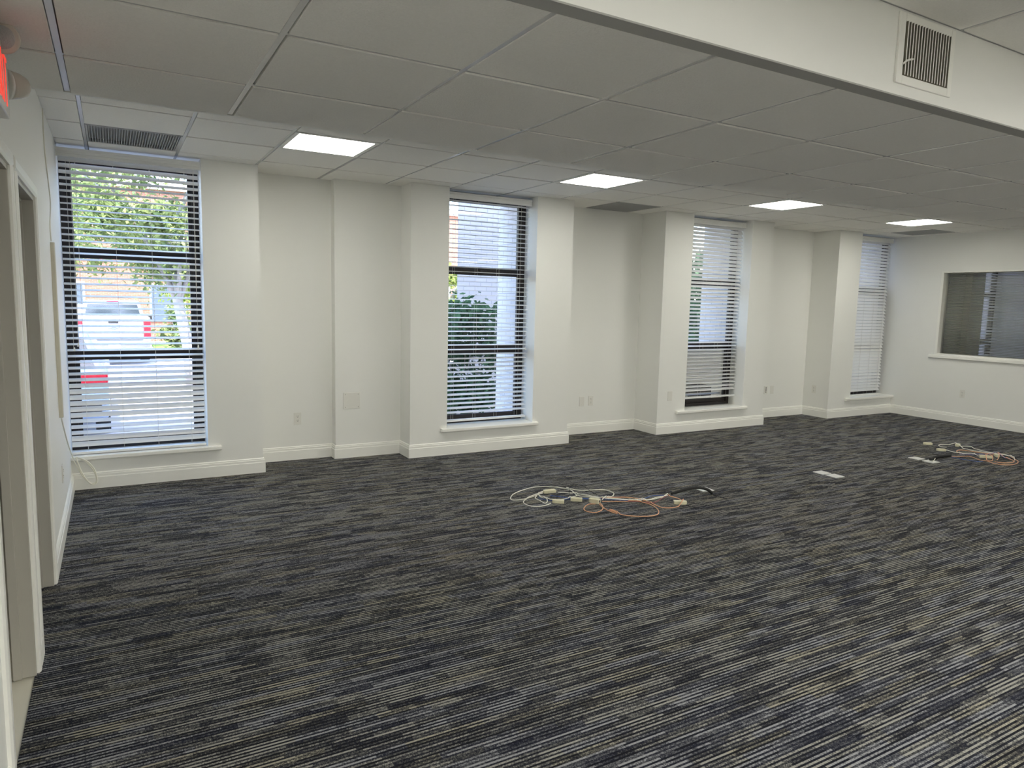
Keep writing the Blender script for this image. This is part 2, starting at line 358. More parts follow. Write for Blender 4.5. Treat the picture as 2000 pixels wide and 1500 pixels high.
# ------------------------------------------------------------ windows: bronze three-sash frames, sills
def window(i,x0,x1,sx0,sx1,edgeL=.085,edgeR=.078):
    f=MB(); y0,y1=6.552,6.625; zb,zt=.262,2.615
    f.box(x0,x0+.05,y0,y1,zb,zt); f.box(x1-.05,x1,y0,y1,zb,zt); f.box(x0+.05,x1-.05,y0,y1,zb,zb+.045); f.box(x0+.05,x1-.05,y0,y1,zt-.045,zt)
    r=struct(f.build('window_%d'%i,M_bronze,bevel=.002))
    zs=[(zb+.045,1.035),(1.035,1.845),(1.845,zt-.045)]
    for k,(a,b) in enumerate(zs):
        s=MB(); w=.03; yy=(6.575,6.605) if k!=1 else (6.56,6.59); bo=.045; to=.04
        s.box(x0+.05,x0+.05+w,yy[0],yy[1],a,b); s.box(x1-.05-w,x1-.05,yy[0],yy[1],a,b); s.box(x0+.08,x1-.08,yy[0],yy[1],a,a+bo); s.box(x0+.08,x1-.08,yy[0],yy[1],b-to,b)
        so=s.build('sash',M_bronze,r,bevel=.0015)
        g=MB(); ym=sum(yy)/2; g.add([(x0+.08,ym,a+bo),(x1-.08,ym,a+bo),(x1-.08,ym,b-to),(x0+.08,ym,b-to)],[(0,1,2,3)]); g.build('pane',M_glass,so)
        if k==1: MB().box((x0+x1)/2-.04,(x0+x1)/2+.04,6.54,6.562,b-.01,b+.012).build('latch',M_bronze,so,bevel=.004)
    s=MB(); s.prism([(6.272,.236),(6.268,.242),(6.268,.264),(6.274,.270),(6.552,.270),(6.552,.236)],'x',sx0,sx1)
    s.build('window_sill',M_trim,r)
    # dark strip in place of the shaded gap above the frame
    MB().box(x0,x1,6.60,6.64,zt,2.66).build('gap_shade_strip',M_dark,r)
    return r
SX=[(XL+.001,.765),(2.80,3.92),(5.90,7.10),(9.13,XR-.001)]
for i,(a,b) in enumerate(WIN): window(i+1,a+.001,b-.001,*SX[i])
# ------------------------------------------------------------ blinds
def interp(t,kn):
    for (a,va),(b,vb) in zip(kn,kn[1:]):
        if t<=b: return va+(vb-va)*max(0,(t-a))/(b-a)
    return kn[-1][1]
def tassel(mb,x,y,z): mb.lathe([(.003,.030),(.0055,.026),(.0065,.012),(.0085,.004),(.008,0)],Matrix.Translation((x,y,z)),10)
def blind(label,x0,x1,yc,zbot,tilt,cordsL,cordsR,pitch=.0462,ztop=2.60,vy=None,ladders=4,vz=2.535):
    o=thing('window_blind',label,'window blind',((x0+x1)/2,yc,ztop),None)
    vy=vy or yc-.036
    v=MB(); # valance with a moulded face
    v.prism([(vy,vz),(vy-.008,vz+.004),(vy-.008,vz+.022),(vy-.005,vz+.026),(vy-.005,ztop-.022),(vy-.010,ztop-.016),(vy-.010,ztop),(vy+.004,ztop),(vy+.004,vz)],'x',x0-.006,x1+.006)
    v.build('valance',M_slat,o)
    MB().box(x0+.004,x1-.004,yc-.028,yc+.028,ztop-.045,ztop-.002).build('headrail',M_slat,o)
    s=MB(); n=int((vz-.01-zbot-.03)/pitch); zs=[]
    for i in range(n):
        z=vz-.012-pitch*i; t=i/(n-1.); a=interp(t,tilt)+random.uniform(-2.,2.); zs.append(z)
        M=Matrix.Translation(((x0+x1)/2+random.uniform(-.0015,.0015),yc,z))@Matrix.Rotation(math.radians(a),4,'X')
        s.mbox(M,x1-x0-.006,.05,.0028)
    s.build('slats',M_slat,o)
    zb=zbot
    MB().mbox(Matrix.Translation(((x0+x1)/2,yc,zb+.010)),x1-x0-.006,.052,.019).build('bottom_rail',M_slat,o,bevel=.003)
    w_=x1-x0
    for k in range(ladders):
        fx=x0+w_*(.115+.77*k/(ladders-1)); m=MB()
        for dy in (-.0275,.0275): m.tube([(fx,yc+dy,ztop-.03),(fx,yc+dy,zb+.02)],.0009,5)
        for z in zs: m.tube([(fx,yc-.027,z-.004),(fx,yc+.027,z-.004)],.0006,4,False)
        m.build('ladder_string',M_cord,o)
    for cl in (cordsL,cordsR):
        for cx,cz in cl:
            m=MB(); m.tube([(cx,yc-.036,vz-.0),(cx,yc-.037,(vz+cz)/2),(cx+random.uniform(-.004,.004),yc-.037,cz+.028)],.0012,6)
            c=m.build('pull_cord',M_cord,o); t=MB(); tassel(t,cx,yc-.037,cz); t.build('tassel',M_plas,c,smooth=True)
    return o
# positive tilt: outer edge up, room edge down
blind('wide white slatted blind at the first window, a pickup and trees behind it',XL+.006,.655,6.352,.275,
    [(0,46),(.03,40),(.08,27),(.16,17),(.70,15),(.76,21),(.80,39),(.89,41),(.905,23),(.96,25),(.975,40),(1,42)],[(-.262,1.085),(-.235,1.12)],[(.605,1.24),(.61,1.095)])
blind('white slatted blind with thin open slats in front of a pale brick wall and shrub',2.878,3.856,6.462,.305,
    [(0,26),(.04,12),(.08,-2),(.35,-3),(.42,6),(.6,10),(.8,14),(1,15)],[],[(3.825,1.03),(3.832,2.42)])
blind('white slatted blind at the third window, hanging short with bare frame below',6.058,7.038,6.464,.385,
    [(0,56),(.2,50),(.36,40),(.5,30),(.66,22),(.85,11),(.95,20),(1,30)],[],[(7.01,1.02)])
blind('white slatted blind tilted shut in the window by the end wall',9.27,10.16,6.464,.268,
    [(0,48),(.3,50),(.5,54),(.68,57),(.86,57),(.88,46),(1,48)],[],[(10.13,.42)])
# ------------------------------------------------------------ interior window in the end wall
a0,a1,z0,z1=IW
f=MB(); fy=.035; px0=XR-.010; px1=XR+.122
f.box(px0,px1,a1-fy,a1,z0,z1); f.box(px0,px1,a0,a0+fy,z0,z1); f.box(px0,px1,a0+fy,a1-fy,z1-.022,z1); f.box(px0,px1,a0+fy,a1-fy,z0,z0+.02)
iw=struct(f.build('window_5',M_trim,bevel=.002))
f=MB(); f.prism([(XR-.03,z0-.045),(XR-.034,z0-.04),(XR-.034,z0-.008),(XR-.028,z0),(XR-.002,z0),(XR-.002,z0-.045)],'y',a0-.07,a1+.07); f.build('window_sill',M_trim,iw)
g=MB(); g.add([(XR+.075,a0+fy,z0+.02),(XR+.075,a1-fy,z0+.02),(XR+.075,a1-fy,z1-.022),(XR+.075,a0+fy,z1-.022)],[(0,1,2,3)]); g.build('pane',M_glass,iw)
M_mini=mat('mini_blind_slat',(.66,.65,.55),.45)
o=thing('mini_blind','dim olive mini blind with fine slats behind the interior window glass','window blind',(XR+.14,(a0+a1)/2,z1))
xb=XR+.137
MB().box(xb-.013,xb+.013,a0+.03,a1-.03,z1-.03,z1-.002).build('headrail',M_mini,o)
s=MB(); n=int((z1-z0-.05)/.0205)
for i in range(n):
    s.mbox(Matrix.Translation((xb,(a0+a1)/2,z1-.045-i*.0205))@Matrix.Rotation(math.radians(-24),4,'Y'),.024,a1-a0-.07,.0007)
s.build('slats',M_mini,o)
MB().box(xb-.012,xb+.012,a0+.035,a1-.035,z0+.002,z0+.012).build('bottom_rail',M_mini,o)
for yy in (a1-.20,a1-.95,a0+.9,a0+.2):
    m=MB(); m.tube([(xb-.013,yy,z1-.03),(xb-.013,yy,z0+.01)],.0011,5); m.build('ladder_string',M_cord,o)
m=MB(); m.tube([(XR+.115,a1-.065,z1-.03),(XR+.115,a1-.065,1.965)],.001,5); c=m.build('pull_cord',M_cord,o); t=MB(); tassel(t,XR+.115,a1-.065,1.94); t.build('tassel',M_plas,c)
# ------------------------------------------------------------ room beyond the interior window
XE=13.49
struct(MB().box(XR+.12,XE+.1,1.8,6.7,-.12,0).build('floor_next_room',M_carpet))
struct(MB().box(XR+.12,XE+.1,1.8,6.7,ZC,ZC+.06).build('ceiling_next_room',M_tile))
w=MB(); w.box(XE,XE+.1,1.8,6.64,0,ZT); w.box(XR+.12,XE+.1,1.75,1.85,0,ZT)
w.box(XR+.12,NW[0],6.42,6.64,0,ZT); w.box(NW[0],NW[1]+.04,6.313,6.64,0,.235); w.box(NW[1],XE,6.60,6.64,0,ZT)
w.box(NW[0]-.4,NW[0],6.313,6.42,0,ZT)
struct(w.build('wall_next_room',M_wall))
window(6,NW[0]+.001,NW[1]-.001,NW[0]-.05,XE-.002)
blind('pale slatted blind seen through the interior window in the next room',NW[0]+.02,NW[1]-.02,6.462,.29,[(0,30),(.3,24),(.5,8),(1,6)],[],[(NW[1]-.09,1.06)])
# ------------------------------------------------------------ plates on the walls
M_slot=mat('outlet_slot',(.03,.03,.03),.6)
def frame_(p,nx,ny):   # local x along wall, y out of the wall, z up
    n=Vector((nx,ny,0)); x=Vector((0,0,1)).cross(n)*-1
    x=Vector((-ny,nx,0)); return Matrix(((x.x,n.x,0,p[0]),(x.y,n.y,0,p[1]),(0,0,1,p[2]),(0,0,0,1)))
def mbx(M,x0,x1,y0,y1,z0,z1): return M@Matrix.Translation(((x0+x1)/2,(y0+y1)/2,(z0+z1)/2)),x1-x0,y1-y0,z1-z0
def outlet(p,n,label,kind='duplex',w=.070,h=.115):
    M=frame_(p,*n); nm={'duplex':'power_outlet','blank':'blank_switch_plate','switch':'light_switch','data':'data_outlet'}[kind]
    cat={'duplex':'outlet','blank':'cover plate','switch':'switch','data':'outlet'}[kind]
    o=thing(nm,label,cat,p)
    a=MB(); a.mbox(*mbx(M,-w/2,w/2,.0006,.0062,-h/2,h/2)); a.build('cover_plate',M_plate,o,bevel=.0018)
    if kind=='duplex':
        for s in (1,-1):
            r=MB(); r.mbox(*mbx(M,-.0165,.0165,.0064,.0082,s*.0195-.014,s*.0195+.014)); ro=r.build('receptacle',M_plate,o,bevel=.001)
            q=MB()
            for dx in(-.0065,.0065): q.mbox(*mbx(M,dx-.0012,dx+.0012,.0083,.0088,s*.0195+.001,s*.0195+.009))
            q.mbox(*mbx(M,-.0025,.0025,.0083,.0088,s*.0195-.010,s*.0195-.005)); q.build('slots',M_slot,ro)
        q=MB(); q.lathe([(.003,0),(.003,.001),(.002,.0015)],M@Matrix.Translation((0,.0064,0))@Matrix.Rotation(-math.pi/2,4,'X'),10); q.build('screw',M_plate,o)
    elif kind=='blank':
        zz=((h/2-.017),-(h/2-.017)); xs=(0,) if w<.1 else (-w/2+.02,w/2-.02)
        for z in zz:
            for x in xs:
                q=MB(); q.lathe([(.004,0),(.004,.001),(.0025,.0018)],M@Matrix.Translation((x,.0062,z))@Matrix.Rotation(-math.pi/2,4,'X'),10); q.build('screw',M_strip if w>.1 else M_plate,o)
    elif kind=='data':
        for z in (.030,.010,-.010,-.030):
            q=MB(); q.mbox(*mbx(M,-.0075,.0075,.0063,.0075,z-.007,z+.007)); q.build('jack',M_slot,o)
    elif kind=='switch':
        q=MB(); q.mbox(*mbx(M,-.005,.005,.0063,.016,-.004,.010)); q.build('toggle',M_plate,o,bevel=.001)
    return o
outlet((1.491,6.691,.394),(0,-1),'white duplex power outlet low on the wall between first window and square plate')
outlet((1.980,6.576,.557),(0,-1),'square white cover plate with four screws, largest plate on the window wall','blank',w=.165,h=.158)
outlet((4.800,6.726,.386),(0,-1),'blank white cover plate beside a duplex outlet in the second bay','blank')
outlet((4.930,6.726,.390),(0,-1),'white duplex outlet next to a blank plate in the second bay')
outlet((5.800,6.313,.458),(0,-1),'blank white cover plate on the pier face beside the third window','blank')
outlet((7.965,6.731,.391),(0,-1),'dark jacked data outlet in the third bay beside a blank plate','data')
outlet((8.092,6.731,.388),(0,-1),'blank white plate beside the data outlet in the third bay','blank')
outlet((8.769,6.552,.390),(-1,0),'white duplex outlet on the side face of the last pier')
outlet((XR,5.29,.412),(-1,0),'white duplex outlet on the end wall under the interior window')
outlet((XL,5.27,.37),(1,0),'white outlet on the doorway wall under the cable raceway, close to the corner')
# raceway and loose cord by the first window
o=tag(MB().prism([(XL+.0005,5.262),(XL+.020,5.262),(XL+.024,5.266),(XL+.024,5.300),(XL+.020,5.304),(XL+.0005,5.304)],'z',.735,1.84).build('cable_raceway',mat('raceway',(.66,.63,.52),.5),bevel=.001),
    'cream cable raceway running up the wall between the second doorway and first window','cable raceway')
def spline(P,step=.006):
    P=[Vector(p) for p in P]; out=[]
    Q=[P[0]*2-P[1]]+P+[P[-1]*2-P[-2]]
    for i in range(1,len(Q)-2):
        a,b,c,d=Q[i-1:i+3]; n=max(2,int((c-b).length/step))
        for k in range(n):
            t=k/n; out.append(.5*((2*b)+(c-a)*t+(2*a-5*b+4*c-d)*t*t+(3*b-a-3*c+d)*t**3))
    out.append(P[-1]); return out
M_white=mat('white_cable',(.90,.88,.78),.45)
c=thing('loose_cable','thin white cord along the corner wall ending in a loop below the first sill','cord',(XL,5.3,1.84))
MB().tube(spline([(XL+.004,5.17,2.62),(XL+.004,5.165,2.40),(XL+.004,5.36,2.20),(XL+.004,5.44,2.10),(XL+.004,5.30,1.95),(XL+.006,5.285,1.848)],.02),.0034,8).build('upper_run',M_white,c,smooth=True)
MB().tube(spline([(XL+.012,5.29,.725),(XL+.010,5.5,.62),(XL+.008,5.9,.44),(XL+.010,6.20,.31),(-.29,6.252,.22),(-.235,6.252,.10),(-.185,6.25,.055),(-.155,6.25,.075),(-.17,6.25,.15),(-.225,6.252,.235),(-.285,6.25,.275)],.012),.0046,8).build('loop',M_white,c,smooth=True)
MB().tube(spline([(-.285,6.243,.272),(-.25,6.243,.15),(-.205,6.242,.065),(-.175,6.242,.047),(-.15,6.242,.07),(-.165,6.242,.165),(-.21,6.244,.232),(-.262,6.243,.268)],.012),.0046,8).build('loop',M_white,c,smooth=True)
# exit sign with two emergency lamp heads
M_sign=mat('sign_housing',(.70,.69,.64),.4); M_lamp=mat('lamp_head',(.55,.51,.45),.4)
ex=thing('exit_sign','wall mounted white sign reading EXIT in glowing red above the first doorway','exit sign',(XL,2.68,2.18))
MB().box(XL+.0005,-.262,2.515,2.845,2.083,2.285).build('housing',M_sign,ex,bevel=.004)
M_red=emis('exit_letter_red',(.9,.06,.04),.5)
def letter(ch,y0,w,z0,h):
    m=MB(); s=.012; xa,xb=-.2618,-.2600
    if ch=='E': m.box(xa,xb,y0,y0+s,z0,z0+h); [m.box(xa,xb,y0+s,y0+w,z,z+s) for z in (z0,z0+h/2-s/2,z0+h-s)]
    if ch=='I': m.box(xa,xb,y0+w/2-s/2,y0+w/2+s/2,z0,z0+h)
    if ch=='T': m.box(xa,xb,y0+w/2-s/2,y0+w/2+s/2,z0,z0+h-s); m.box(xa,xb,y0,y0+w,z0+h-s,z0+h)
    if ch=='X':
        for q in (1,-1):
            a=[(y0+(0 if q>0 else w-s*1.15),z0),(y0+(s*1.15 if q>0 else w),z0),(y0+(w if q>0 else s*1.15),z0+h),(y0+(w-s*1.15 if q>0 else 0),z0+h)]
            m.prism(a,'x',xa,xb)
    return m
for ch,y0,w_ in (('E',2.545,.058),('X',2.617,.062),('I',2.692,.03),('T',2.736,.064)):
    lo=letter(ch,y0,w_,2.108,.150).build('letter',M_red,ex); lo['label']='glowing red letter '+ch
M_lens=mat('lamp_lens',(.42,.42,.42),.12,bump=.6,bscale=180)
# near head: lens turned to the room; far head: bowl pointing away from the sign
Mh=Matrix.Translation((-.258,2.70,2.293))@Vector((0,-.35,-.05)).to_track_quat('Z','Y').to_matrix().to_4x4()
MB().lathe([(.006,-.05),(.03,-.045),(.042,-.02),(.047,0),(.047,.008),(.043,.010)],Mh,28).build('lamp_head',M_lamp,ex,smooth=True)
MB().lathe([(.041,.006),(.03,.012),(.012,.0155),(.002,.016)],Mh,28).build('lens',M_lens,ex,smooth=True)
Mh=Matrix.Translation((-.262,2.905,2.205))@Vector((.9,.55,.1)).to_track_quat('Z','Y').to_matrix().to_4x4()
MB().lathe([(.001,.058),(.016,.055),(.03,.045),(.04,.025),(.045,0),(.046,-.006),(.043,-.008)],Mh,28).build('lamp_head',M_lamp,ex,smooth=True)
Mr=MB().lathe([(.0435,-.008),(.048,-.009),(.048,-.0135),(.04,-.014)],Mh,28).build('lens',M_plas,ex,smooth=True)
MB().tube([(-.285,2.846,2.2),(-.275,2.87,2.203),(-.27,2.885,2.204)],.009,8).build('bracket',M_sign,ex)
# ------------------------------------------------------------ floor box covers
M_cov=mat('floor_box_cover',(.74,.74,.72),.35)
def cover(x,y,label,rot=0,lx=.118,ly=.116):
    o=tag(MB().mbox(Matrix.Translation((0,0,.004)),lx,ly,.007).build('floor_box_cover',M_cov,origin=(0,0,0),bevel=.002),label,'floor box cover')
    o.location=(x,y,0.0005); o.rotation_euler=(0,0,rot); return o
cover(5.769,4.158,'bare grey floor plate in the pair lying without cables, plate closer to the windows',-.06)
cover(5.768,4.020,'bare grey floor plate in the pair lying without cables, plate farther from the windows',-.06)
cover(7.286,4.152,'grey floor plate beside the farther cable pile, not touched by the sleeve',-.05)
cover(7.274,3.997,'grey floor plate under the sleeve end of the farther cable pile',-.05)
cover(4.287,4.192,'grey floor plate half hidden behind the arched black sleeve',-.12)
# ------------------------------------------------------------ connectors and cables
M_cream=mat('cream_connector',(.74,.70,.50),.4); M_hole=mat('connector_socket',(.02,.02,.02),.5)
BOXES=[]
def connector(x,y,ang,label,l=.092,w=.042,h=.026,up=False,ends=(1,)):
    M=Matrix.Translation((x,y,h/2+.0008))@Matrix.Rotation(ang,4,'Z')
    o=thing('cable_connector',label,'cable connector',(x,y,0))
    a=MB(); t=.30
    pl=[(-l/2,-w*t),(-l/2+.022,-w/2),(l/2,-w/2),(l/2,w/2),(-l/2+.022,w/2),(-l/2,w*t)]
    vs=[M@Vector((p[0],p[1],-h/2)) for p in pl]+[M@Vector((p[0],p[1],h/2)) for p in pl]; n=6
    a.add(vs,[tuple(range(5,-1,-1)),tuple(range(6,12))]+[(i,(i+1)%n,n+(i+1)%n,n+i) for i in range(n)])
    a.build('housing',M_cream,o,bevel=.003)
    q=MB(); q.mbox(M@Matrix.Translation((l/2+.0003,0,0)),.002,w*.36,h*.5); q.build('socket',M_hole,o)
    q=MB()
    for i in range(3): q.mbox(M@Matrix.Translation((-.012+.012*i,0,h/2+.0006)),.004,w*.6,.0018)
    q.build('grip_ribs',M_cream,o)
    BOXES.append((x,y,ang,l/2+.004,w/2+.004,h+.003)); return o
connector(3.04,4.665,-.15,'cream connector farthest from the sleeve in the nearer cable pile, biggest white loop ends here',l=.105)
connector(2.945,4.39,-.62,'cream connector with dark socket, closer to the doorways of the two side by side',)
connector(3.105,4.375,-.62,'cream connector with dark socket lying just beside the square cream one')
connector(3.205,4.275,-1.05,'squarish cream connector in the middle of the nearer pile, above the orange coil',l=.085,w=.052,h=.034)
connector(3.80,3.96,2.58,'cream connector next to the arched black sleeve inside an orange loop',l=.1)
connector(8.19,4.555,-.65,'cream connector lying alone at the edge of the farther pile, off its coils')
connector(7.96,4.275,-.65,'cream connector with dark socket between the two white cables of the farther pile')
connector(8.44,4.355,.3,'cream connector on the white loop of the farther pile, close to the end wall')
connector(8.05,3.86,2.3,'long cream connector in the middle of the farther pile coils',l=.12)
connector(8.24,3.84,.6,'cream connector half covered by coils at the far side of the farther pile',l=.1)
SAMP=np.zeros((0,4))
def inbox(x,y,m=0):
    for bx,by,a,hx,hy,h in BOXES:
        dx,dy=x-bx,y-by; u=dx*math.cos(a)+dy*math.sin(a); v=-dx*math.sin(a)+dy*math.cos(a)
        if abs(u)<hx+m and abs(v)<hy+m: return h
    return 0
def cable(name,path,r,m,label,cat='cable',arch=0,group=None,z0=.0006):
    global SAMP
    P=spline([(a,b,0) for a,b in path],.005)
    while len(P)>5 and inbox(P[0].x,P[0].y,r): P.pop(0)
    while len(P)>5 and inbox(P[-1].x,P[-1].y,r): P.pop()
    A=np.array([[p.x,p.y] for p in P]); n=len(A); z=np.full(n,r+z0)
    if arch:
        t=np.linspace(0,1,n); z=z+arch*np.sin(np.pi*t)
    if len(SAMP):
        for i in range(n):
            d=np.hypot(SAMP[:,0]-A[i,0],SAMP[:,1]-A[i,1]); k=d<(SAMP[:,3]+r+.001)
            if k.any(): z[i]=max(z[i],(SAMP[k,2]+SAMP[k,3]).max()+r+.0008)
    for i in range(n):
        h=inbox(A[i,0],A[i,1],r)
        if h: z[i]=max(z[i],h+r+.001)
    # own crossings
    for i in range(n):
        j=np.arange(0,max(0,i-int(6*r/.005)-4))
        if len(j):
            d=np.hypot(A[j,0]-A[i,0],A[j,1]-A[i,1]); k=d<2*r+.001
            if k.any(): z[i]=max(z[i],z[j][k].max()+2*r+.0005)
    step=.005*.45
    for i in range(1,n): z[i]=max(z[i],z[i-1]-step)
    for i in range(n-2,-1,-1): z[i]=max(z[i],z[i+1]-step)
    pts=[(A[i,0],A[i,1],z[i]) for i in range(n)]
    o=tag(MB().tube(pts,r,8).build(name,m,smooth=True),label,cat,group)
    SAMP=np.vstack([SAMP,np.column_stack([A,z,np.full(n,r)])]); return o
M_or=mat('orange_cable',(.85,.46,.27),.45); M_blue=mat('blue_cable',(.07,.14,.42),.45); M_redc=mat('red_cable',(.36,.10,.12),.45); M_blk=mat('black_wire',(.012,.012,.013),.45); M_lil=mat('lilac_cable',(.42,.38,.62),.45)
PTH={
'white_a':[(3.185,4.482),(3.215,4.555),(3.241,4.661),(3.205,4.748),(3.153,4.803),(3.09,4.842),(2.98,4.852),(2.836,4.799),(2.74,4.737),(2.677,4.664),(2.656,4.609),(2.69,4.585),(2.765,4.586),(2.846,4.612),(2.925,4.651),(2.983,4.672)],
'white_b':[(3.078,4.647),(3.163,4.598),(3.231,4.528),(3.276,4.468),(3.31,4.396),(3.371,4.321),(3.389,4.325),(3.49,4.229),(3.586,4.165),(3.668,4.154),(3.746,4.174),(3.868,4.178)],
'white_c':[(2.906,4.412),(2.826,4.371),(2.741,4.369),(2.7,4.405),(2.691,4.469),(2.715,4.528),(2.769,4.575),(2.881,4.633),(2.974,4.666)],
'white_d':[(2.903,4.623),(2.906,4.566),(2.917,4.515),(2.967,4.473),(3.018,4.449),(3.102,4.465),(3.173,4.478),(3.234,4.45),(3.288,4.397),(3.36,4.307),(3.377,4.309),(3.482,4.219),(3.581,4.159),(3.663,4.142),(3.859,4.168)],
'white_e':[(2.916,4.617),(2.932,4.572),(2.908,4.492),(2.867,4.431),(2.839,4.426),(2.845,4.503),(2.846,4.566),(2.89,4.62),(2.934,4.647),(2.978,4.664)],
'white_f':[(3.256,4.735),(3.269,4.668),(3.306,4.61),(3.388,4.583),(3.489,4.556),(3.515,4.494),(3.506,4.419),(3.448,4.36),(3.386,4.342),(3.302,4.307)],
'orange_a':[(3.187,4.236),(3.137,4.251),(3.066,4.207),(3.018,4.147),(3.015,4.091),(3.058,4.054),(3.126,4.079),(3.173,4.123),(3.21,4.191),(3.212,4.225)],
'orange_b':[(3.207,4.21),(3.178,4.104),(3.172,4.025),(3.184,3.962),(3.176,4.047),(3.184,3.986),(3.207,3.912),(3.268,3.852),(3.347,3.814),(3.422,3.81),(3.481,3.845),(3.534,3.919),(3.564,4.007),(3.562,4.087),(3.529,4.147),(3.458,4.189),(3.326,4.242),(3.272,4.267)],
'orange_c':[(3.323,4.334),(3.388,4.344),(3.398,4.336),(3.511,4.293),(3.569,4.238),(3.592,4.172),(3.604,4.094),(3.597,4.017),(3.599,3.939),(3.656,3.904),(3.738,3.908),(3.824,3.955),(3.874,4.021),(3.887,4.089),(3.87,4.173)],
'blue_a':[(2.998,4.588),(3.04,4.541),(3.085,4.482),(3.161,4.428),(3.263,4.371),(3.355,4.301),(3.399,4.262),(3.519,4.191),(3.599,4.187),(3.686,4.211),(3.769,4.229),(3.837,4.207),(3.875,4.186)],
'blue_b':[(2.889,4.592),(2.887,4.519),(2.908,4.483),(2.937,4.46),(3.001,4.439),(3.083,4.437),(3.173,4.404),(3.253,4.349)],
'red_a':[(3.453,4.183),(3.538,4.143),(3.601,4.077),(3.666,4.083),(3.778,4.14),(3.876,4.18)],
'blackw':[(3.888,3.996),(3.921,3.927),(3.95,3.86),(3.992,3.797),(3.971,3.764),(3.857,3.792),(3.83,3.864),(3.818,3.922)],
'blackw2':[(4.239,4.059),(4.242,3.99),(4.244,3.922),(4.262,3.914)],
'rwhite_a':[(8.23,4.362),(8.205,4.409),(8.253,4.464),(8.332,4.487),(8.389,4.462),(8.449,4.398),(8.413,4.338),(8.344,4.221),(8.327,4.121),(8.336,4.029),(8.363,3.948),(8.4,3.831),(8.288,3.7)],
'rwhite_b':[(8.42,4.335),(8.554,4.277),(8.479,4.199),(8.433,4.11),(8.402,4.018),(8.41,3.928),(8.426,3.843),(8.309,3.716),(8.23,3.662)],
'rwhite_c':[(8.061,4.289),(8.059,4.255),(8.019,4.167),(8.031,4.128),(8.042,4.089),(8.142,4.045),(8.084,3.953)],
'rorange_a':[(7.746,4.052),(7.788,4.018),(7.869,3.998),(7.952,3.978),(7.929,3.923),(7.865,3.824),(7.876,3.757),(7.824,3.673),(7.837,3.593),(7.93,3.551),(8.068,3.564),(8.193,3.616),(8.265,3.678),(8.362,3.765)],
'rorange_b':[(8.104,3.846),(8.05,3.789),(7.936,3.745),(7.942,3.79),(8.093,3.883),(8.212,3.93),(8.306,3.939),(8.337,3.892),(8.202,3.803),(8.044,3.744)],
'rorange_c':[(8.033,4.11),(8.085,4.173),(8.168,4.208),(8.234,4.19),(8.266,4.077),(8.294,3.996),(8.322,3.915),(8.277,3.802),(8.198,3.676),(8.155,3.633),(8.045,3.605),(7.934,3.639),(7.918,3.707)],
'rblue_a':[(7.991,4.094),(8.056,4.032),(8.173,3.998),(8.255,3.945),(8.282,3.866),(8.241,3.785),(8.255,3.715)],
'rblue_b':[(7.736,4.04),(7.721,3.951),(7.735,3.866),(7.765,3.791),(7.831,3.776)],
'rblack_a':[(8.008,4.458),(7.821,4.323),(7.687,4.194),(7.702,4.137),(7.708,4.102)],
'rblack_b':[(8.187,4.511),(8.114,4.449),(8.05,4.385),(8.128,4.387),(8.039,4.317)],
}
K=PTH
cable('network_cable',K['blue_a'],.0026,M_blue,'long dark blue cable running under the nearer pile to the black sleeve')
cable('network_cable',K['blue_b'],.0026,M_blue,'short dark blue cable under the small white loop of the nearer pile')
cable('network_cable',K['red_a'],.0026,M_redc,'dull red cable leaving the arched black sleeve')
cable('power_cable',K['orange_b'],.0034,M_or,'orange cable in the longest loop reaching out below the nearer pile')
cable('power_cable',K['orange_a'],.0034,M_or,'orange cable coiled in a small round ring below the squarish connector')
cable('power_cable',K['orange_c'],.0034,M_or,'orange cable curving round the connector beside the arched sleeve')
cable('power_cable',K['white_a'],.0037,M_white,'white cable in the largest open loop, nearer pile, doorway end')
cable('power_cable',K['white_c'],.0037,M_white,'white cable looping low around in front of the doorway end connectors')
cable('power_cable',K['white_e'],.0037,M_white,'white cable in the smallest pinched loop of the nearer pile')
cable('power_cable',K['white_d'],.0037,M_white,'white cable waving between the small loop and the black sleeve')
cable('power_cable',K['white_b'],.0037,M_white,'white cable running straight from the farthest connector towards the sleeve')
cable('power_cable',K['white_f'],.0037,M_white,'white cable bowed in a flat loop on the window side of the nearer pile')
cable('thin_wire',K['blackw'],.0020,M_blk,'thin black wire in a narrow hairpin beside the arched sleeve','wire')
cable('thin_wire',K['blackw2'],.0020,M_blk,'thin short black wire trailing beyond the end of the arched sleeve','wire')
# wire arching above the pile
tag(MB().tube(spline([(3.119,4.497,.004),(3.121,4.50,.05),(3.125,4.495,.085),(3.16,4.46,.108),(3.18,4.44,.106),(3.215,4.40,.085),(3.25,4.362,.055),(3.276,4.33,.043)],.006),.0018,8).build('thin_wire',M_blk,smooth=True),'thin black wire standing up in an arch over the nearer pile','wire')
def sleeve(pts,r,label):
    P=spline(pts,.0035); R=[r*(1+.07*math.cos(i*math.pi/1.5)) for i in range(len(P))]
    return tag(MB().tube(P,R,14).build('cable_sleeve',M_sl,smooth=True),label,'cable sleeve')
M_sl=mat('black_braided_sleeve',(.012,.012,.012),.55,bump=.4,bscale=300)
sleeve([(3.905,4.178,.016),(3.955,4.158,.030),(4.02,4.133,.050),(4.09,4.106,.062),(4.15,4.084,.059),(4.20,4.066,.042),(4.236,4.053,.014)],.0125,'thick ribbed black sleeve arching off the carpet at the nearer pile')
cable('network_cable',K['rblue_b'],.0026,M_blue,'dark blue cable along the underside of the farther pile')
cable('network_cable',K['rblue_a'],.0030,M_lil,'lilac cable through the middle of the farther pile')
cable('power_cable',K['rorange_c'],.0034,M_or,'pale orange cable doubled in a long narrow loop in the farther pile')
cable('power_cable',K['rorange_a'],.0034,M_or,'orange cable in the longest outer curve of the farther pile')
